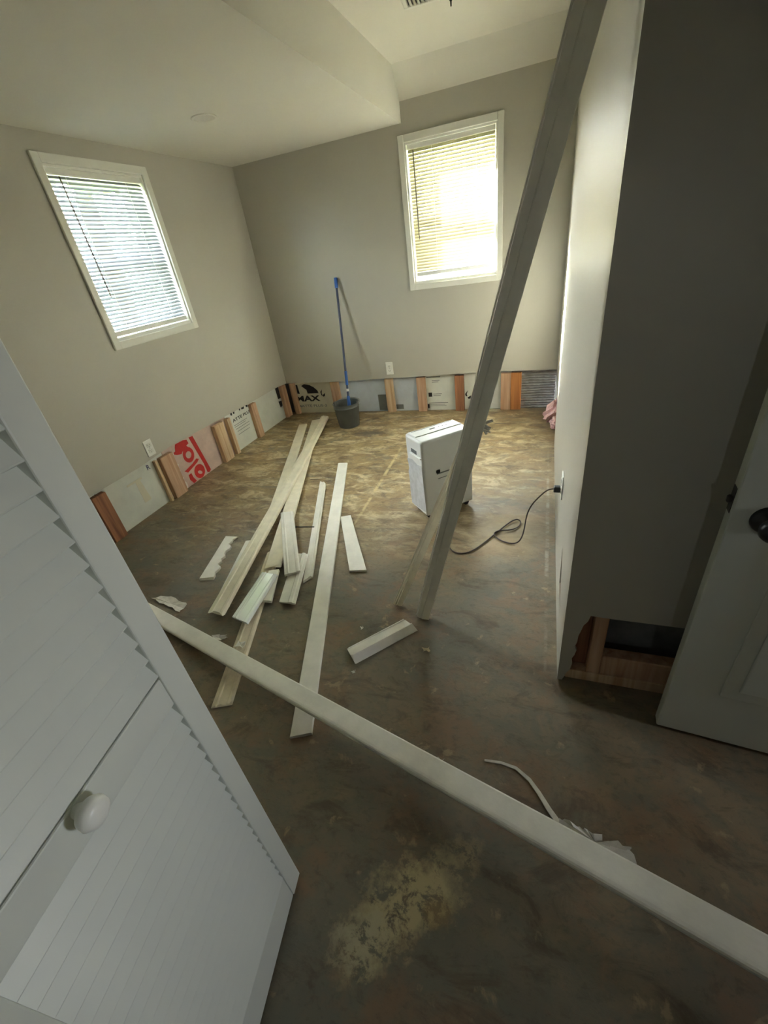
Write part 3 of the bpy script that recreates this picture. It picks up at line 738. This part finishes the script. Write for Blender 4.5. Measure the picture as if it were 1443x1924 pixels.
T = 0.014
board('casing_board', 'long mitred casing board at the left of the pile, lying lowest', (.292, -.333, .0005), (.904, -1.902, .0005), .085, T, FLAT, 'old_trim_warm', rag=(0, .02), cut=(.1, 0), seed=2)
board('casing_board', 'long wide board under the ridged board in the pile', (.406, -.251, .0165), (1.241, -2.474, .0165), .088, T, FLAT, 'old_trim_warm', rag=(.01, .02), cut=(-.15, 0), seed=3)
board('ridged_moulding', 'longest ridged moulding lying on top of the pile', (.488, -.209, .032), (1.161, -2.856, .032), .087, .018, CASE, 'old_trim_warm', rag=(.02, .012), seed=4, cut=(.5, .25), bow=.008)
board('casing_board', 'short flat board peeking out left of the ridged moulding', (.955, -2.251, .0005), (1.125, -2.797, .0005), .084, T, FLAT, 'old_trim', rag=(.004, .015), seed=5)
board('casing_board', 'rough-backed board reaching under the foreground board', (1.155, -2.33, .0005), (1.475, -3.245, .0005), .078, .012, CASE, 'old_trim_back', rag=(.01, .012), seed=6, cut=(0, -.2))
gb = board('casing_board', 'short board lying crosswise over the pile beside the nail', (1.048, -1.975, .034), (1.393, -2.523, .034), .082, T, CASE, 'old_trim', rag=(.006, .004), seed=7, cut=(.3, 0))
board('casing_board', 'short square-cut board at the right foot of the pile', (1.344, -2.341, .016), (1.462, -2.709, .016), .084, T, RIDGE, 'old_trim', seed=8, cut=(.25, .3), rag=(.002, .002))
board('casing_board', 'short glossy casing reflecting the window at the front of pile', (1.268, -2.545, .0315), (1.306, -2.869, .0315), .098, .013, CASE, 'gloss_trim', seed=9, cut=(.2, .35), rag=(.002, .002))
board('casing_board', 'small pale board end under the glossy casing', (1.262, -2.50, .0145), (1.349, -2.718, .0145), .058, .012, FLAT, 'old_trim', seed=10, cut=(0, .3), rag=(.003, .003))
kb = board('quarter_moulding', 'narrow ridged moulding with a nail sticking out', (1.077, -1.505, .0005), (1.473, -2.517, .0005), .048, .020, RIDGE, 'old_trim', seed=11, cut=(.9, -.6), rag=(.002, .006))
bm = bmesh.new(); cyl(bm, (.585, -.12, .020), (.60, -.01, .013), .0035, .0028, 8); cyl(bm, (.584, -.125, .020), (.585, -.12, .020), .008, n=10); obj('nail', bm, 'dark', kb)
lb = board('flat_board', 'long flat white board right of the pile', (1.102, -1.185, .0005), (1.838, -3.278, .0005), .076, T, FLAT, 'old_trim', seed=12, cut=(.25, -.1), rag=(.002, .002))
board('flat_board', 'short flat board leaning away from the long flat board', (1.438, -1.925, .0005), (1.714, -2.413, .0005), .066, T, FLAT, 'old_trim', seed=13, cut=(.1, .3), rag=(.002, .002), w1=.086)
board('torn_board', 'torn chunk of trim with ragged side at far left', (.793, -2.242, .0005), (.9, -2.614, .0005), .088, .014, FLAT, 'old_trim', seed=14, tear=.42, rag=(.02, .006), nseg=16)
board('casing_board', 'short profiled casing at the foot of the leaning board', (2.075, -2.715, .0005), (1.885, -2.922, .0005), .082, .030, [(-.5, 0), (-.5, .38), (-.45, .45), (-.41, .72), (-.36, .74), (-.33, .66), (.10, .72), (.14, .92), (.20, .92), (.5, .12), (.5, 0)], 'old_trim', seed=15, cut=(-.3, .0), rag=(.002, .006))
board('wood_splinter', 'thin pale splinter on the floor beside the narrow moulding', (.94, -1.445, .0005), (1.04, -1.430, .0005), .010, .006, FLAT, 'old_trim_back', seed=16, rag=(.01, .02), nseg=4, cat='splinter')

# foreground board: lies low on the left, lifted a little at its right end
d = Vector((2.205, -.615, .15)).normalized(); nrm = Vector((d.y, -d.x, 0)).normalized()
q = Vector((.82, -2.87, .02)) + nrm * .036
fgA, fgB = q - d * .42, q + d * 2.95
board('baseboard', 'long white baseboard lying diagonally across the foreground', fgA + Vector((0, 0, -.015)), fgB + Vector((0, 0, -.015)), .072, .015, BASE, 'old_trim', seed=17, nseg=20, up=(0, 0, 1))

# leaning boards
f0 = Vector((2.115, -2.665, 0)); f1 = f0 + (Vector((2.586, -2.769, 1.704)) - f0) * 1.06
mid = (f0 + f1) / 2; nn = (CAM - mid); ax = (f1 - f0).normalized(); nn = (nn - ax * nn.dot(ax)).normalized()
lean = board('door_casing', 'tall grooved door casing leaning against the right wall', f0 - nn * .018, f1 - nn * .018, .060, .018, LEAN, 'old_trim', up=nn, seed=18, nseg=16, cut=(0.2, 0), rag=(.004, 0))
bm = bmesh.new(); rnd = random.Random(4)
for i in range(9):
    a = Vector((0.95 + rnd.uniform(-.012, .012), -.027, .006)); cyl(bm, a, a + Vector((rnd.uniform(-.02, .02), -rnd.uniform(.012, .026), rnd.uniform(-.006, .004))), .005, .002, 5)
obj('torn_tuft', bm, 'paper', lean)
board('door_casing', 'narrow strip of casing leaning behind the tall grooved one', (1.985, -2.600, 0.004), (2.311, -2.603, .772), .040, .012, RIDGE, 'old_trim_warm', up=nn, seed=19, nseg=10)

# ------------------------------------------------------------------ scraps
def scrap(name, label, outline, z0=0.001, lift=0.012, mat='paper', seed=1, cat='scrap', t=0.0015):
    """torn sheet: jagged outline, curled up a little"""
    rnd = random.Random(seed); bm = bmesh.new()
    cx = sum(p[0] for p in outline) / len(outline); cy = sum(p[1] for p in outline) / len(outline)
    pts = []
    for i in range(len(outline)):
        a, b = outline[i], outline[(i + 1) % len(outline)]
        for k in range(4):
            f = k / 4; j = 0 if k == 0 else rnd.uniform(-.008, .008)
            pts.append((a[0] + (b[0] - a[0]) * f + j, a[1] + (b[1] - a[1]) * f + rnd.uniform(-.008, .008) * (k > 0)))
    c = bm.verts.new((0, 0, t)); c2 = bm.verts.new((0, 0, 0)); top = []; bot = []
    for (x, y) in pts:
        h = rnd.uniform(0, lift)
        top.append(bm.verts.new((x - cx, y - cy, h + t))); bot.append(bm.verts.new((x - cx, y - cy, h)))
    n = len(pts)
    for i in range(n):
        j = (i + 1) % n
        bm.faces.new((c, top[i], top[j])); bm.faces.new((c2, bot[j], bot[i])); bm.faces.new((top[i], bot[i], bot[j], top[j]))
    o = obj(name, bm, mat); o.location = (cx, cy, z0)
    return tag(o, label, cat, 'torn scraps on the floor')
scrap('paper_scrap', 'ragged drywall paper scrap behind the left end of the baseboard', [(.68, -2.80), (.80, -2.775), (.92, -2.80), (.93, -2.86), (.80, -2.83)], seed=2)
scrap('paper_scrap', 'tiny torn paper bit behind baseboard left of rough board', [(1.20, -2.955), (1.27, -2.935), (1.28, -2.96), (1.22, -2.975)], seed=3)
scrap('paper_scrap', 'tiny torn paper bit on the rough board behind the baseboard', [(1.355, -2.96), (1.40, -2.965), (1.405, -3.0), (1.36, -2.995)], seed=4, z0=.0135)
scrap('paper_scrap', 'crumpled drywall paper strip behind the right half of baseboard', [(2.665, -3.318), (2.70, -3.322), (2.735, -3.318), (2.77, -3.336), (2.80, -3.340), (2.835, -3.338), (2.84, -3.372), (2.78, -3.372), (2.72, -3.352), (2.68, -3.345)], seed=5, lift=.024)
scrap('paper_scrap', 'small flake of plaster on the floor before the leaning casing', [(2.16, -2.82), (2.185, -2.815), (2.19, -2.835), (2.165, -2.84)], seed=6, mat='old_trim_back')
scrap('paper_scrap', 'small grey flake touching the baseboard at its middle', [(2.31, -3.235), (2.33, -3.232), (2.335, -3.25), (2.312, -3.25)], seed=7)
scrap('paper_scrap', 'tiny white speck on the floor between long flat board and profiled casing', [(1.868, -2.765), (1.876, -2.765), (1.876, -2.772), (1.868, -2.772)], seed=8, lift=.003, mat='old_trim')
scrap('paper_scrap', 'tiny white chip on the floor in front of the short profiled casing', [(1.915, -2.985), (1.924, -2.984), (1.926, -2.993), (1.917, -2.995)], seed=9, lift=.003, mat='old_trim')
# curling strip of caulk
bm = bmesh.new(); path = [(2.451, -3.204), (2.50, -3.199), (2.545, -3.204), (2.585, -3.228), (2.612, -3.258), (2.640, -3.295), (2.664, -3.322)]
rows = []
for i, (x, y) in enumerate(path):
    a = Vector(path[max(0, i - 1)]); b = Vector(path[min(len(path) - 1, i + 1)]); tt = (b - a).normalized(); s = Vector((-tt.y, tt.x)) * (.0025 + .0008 * i)
    rows.append([bm.verts.new((x + k * s.x - 2.451, y + k * s.y + 3.204, z)) for k, z in ((-1, 0), (-1, .004), (1, .006), (1, 0))])
for a, b in zip(rows, rows[1:]):
    for i in range(4): bm.faces.new((a[i], a[(i + 1) % 4], b[(i + 1) % 4], b[i]))
bm.faces.new(rows[0]); bm.faces.new(rows[-1][::-1])
o = obj('caulk_strip', bm, 'paper'); o.location = (2.451, -3.204, .001); tag(o, 'curling strip of old caulk on the floor behind the baseboard', 'scrap', 'torn scraps on the floor')

# pink insulation spilling from the base of the right wall
rnd = random.Random(12)
for k, (y, z, r, lab) in enumerate(((-.30, .105, .05, 'upper tuft of pink insulation poking from the right wall base'), (-.44, .045, .045, 'lower tuft of pink insulation on the floor by the right wall'))):
    bm = bmesh.new(); bmesh.ops.create_icosphere(bm, subdivisions=3, radius=r)
    for v in bm.verts:
        f = 1 + rnd.uniform(-.28, .28); v.co = Vector((v.co.x * f * .9, v.co.y * f * 1.5, v.co.z * f * (1.5 if k == 0 else .9)))
    if k == 0:
        for v in bm.verts:
            if v.co.x < -.03: v.co.x *= 2.0; v.co.z -= .04
    o = obj('insulation_tuft', bm, 'pink'); o.location = (XR + .005, y, z); tag(o, lab, 'insulation')

# ------------------------------------------------------------------ louvered bifold door (near left)
def louver_leaf(root, width, height, seed=0):
    """leaf in local x (0..width), outer face at y = 0 facing -y, thickness inward"""
    th, st = .028, .045
    for x0 in (0.0, width - st):
        bm = bmesh.new(); bx(bm, x0, x0 + st, 0, th, .018, height, bevel=.0025, seg=2); obj('stile', bm, 'door', root)
    for nm, z0, z1 in (('bottom_rail', .018, .130), ('lock_rail', .828, .888), ('top_rail', height - .07, height)):
        bm = bmesh.new(); bx(bm, st, width - st, .002, th - .002, z0, z1, bevel=.0025, seg=2); obj(nm, bm, 'door', root)
    bm = bmesh.new(); bx(bm, st - .004, width - st + .004, -.0225, .0225, -.003, .003, bevel=.0015)
    bmesh.ops.rotate(bm, verts=bm.verts[:], cent=(0, 0, 0), matrix=Matrix.Rotation(R(62), 3, 'X'))
    proto = obj('louver', bm, 'door', root); first = True
    for z0, z1 in ((.130, .828), (.894, height - .07)):
        n = int((z1 - z0) / .0352); p = (z1 - z0) / n
        for i in range(n):
            o = proto if first else proto.copy()
            if not first: COL.objects.link(o); o.parent = root
            first = False
            o.location = (0, .0145, z0 + p * (i + .5))
lf = bpy.data.objects.new('bifold_door', None); link(lf); lf.empty_display_size = .05
tag(lf, 'white louvered bifold closet door in the near left foreground', 'closet door')
# local x runs from the pivot jamb to the free fold; outer face looks into the hall
e = Vector((2.021, -3.623, 0)); ddv = Vector((0.16502, -0.98629, 0)); nv = Vector((0.98629, 0.16502, 0))
LW = .397
pv = e + ddv * LW
mwl = Matrix.Identity(4); xl = -ddv; yl = -nv
for i in range(3): mwl[i][0], mwl[i][1], mwl[i][2], mwl[i][3] = xl[i], yl[i], (0, 0, 1)[i], pv[i]
tilt = Matrix.Translation(e) @ Matrix.Rotation(R(-0.75), 4, ddv) @ Matrix.Translation(-e)
lf.matrix_world = tilt @ mwl
louver_leaf(lf, LW, 1.99)
kx = LW - .216
bm = bmesh.new(); lathe(bm, [(0.0, .040), (.010, .0395), (.017, .036), (.0195, .029), (.017, .021), (.010, .014), (.008, .006), (.013, .001), (.013, 0.0)], 28,
      Matrix.Translation((kx, 0.008, .878)) @ Matrix.Rotation(R(90), 4, 'X')); obj('knob', bm, 'vinyl', lf, True)
lf2 = bpy.data.objects.new('bifold_door', None); link(lf2); lf2.empty_display_size = .05
tag(lf2, 'second louvered leaf folded behind the near closet door', 'closet door')
x2 = Vector((-.62, -.78, 0)).normalized(); e2 = e - nv * .060
mw2 = Matrix.Identity(4); y2 = Vector((-x2.y, x2.x, 0))
for i in range(3): mw2[i][0], mw2[i][1], mw2[i][2], mw2[i][3] = x2[i], y2[i], (0, 0, 1)[i], e2[i]
lf2.matrix_world = mw2
louver_leaf(lf2, .345, 1.99)
struct(box_obj('trim_1', (2.105, 2.205, -4.062, -4.042, 0.0, 2.09), 'trim', bevel=.004), 'white casing beside the closet')

# ------------------------------------------------------------------ open panel door at the right
dr = thing('panel_door', 'white panelled door standing open at the right edge', 'door', (2.952, -2.968, 0), R(-5))
bm = bmesh.new(); bx(bm, 0, .76, 0, .035, .014, 2.03, bevel=.004, seg=2); obj('slab', bm, 'door', dr)
for x0, x1 in ((.115, .355), (.405, .645)):
    for z0, z1 in ((.215, .74), (.90, 1.52), (1.62, 1.90)):
        bm = bmesh.new()
        bx(bm, x0, x1, -.004, .002, z0, z1, bevel=.0035, seg=2)
        p = obj('panel', bm, 'door', dr)
        bm = bmesh.new(); bx(bm, x0 + .035, x1 - .035, -.008, -.003, z0 + .035, z1 - .035, bevel=.0035, seg=2); obj('raised_field', bm, 'door', p)
bm = bmesh.new(); bx(bm, -.0012, .002, .006, .029, .800, .862, bevel=.0006); lt = obj('latch_plate', bm, 'bronze', dr)
bm = bmesh.new(); bx(bm, -.010, .0, .012, .023, .822, .840, bevel=.003); obj('latch_bolt', bm, 'bronze', lt)
def knob(y0, s):
    bm = bmesh.new(); lathe(bm, [(0.0, .062), (.016, .060), (.025, .052), (.0275, .042), (.024, .032), (.012, .024), (.0115, .010), (.030, .008), (.033, .002), (.033, 0.0)], 28,
        Matrix.Translation((.068, y0, .795)) @ Matrix.Rotation(R(90 * s), 4, 'X')); obj('knob', bm, 'metal_black', dr, True)
knob(0.0, 1)
for z in (.25, 1.05, 1.80):
    bm = bmesh.new(); cyl(bm, (.763, .040, z - .045), (.763, .040, z + .045), .006, n=10); obj('hinge', bm, 'bronze', dr)
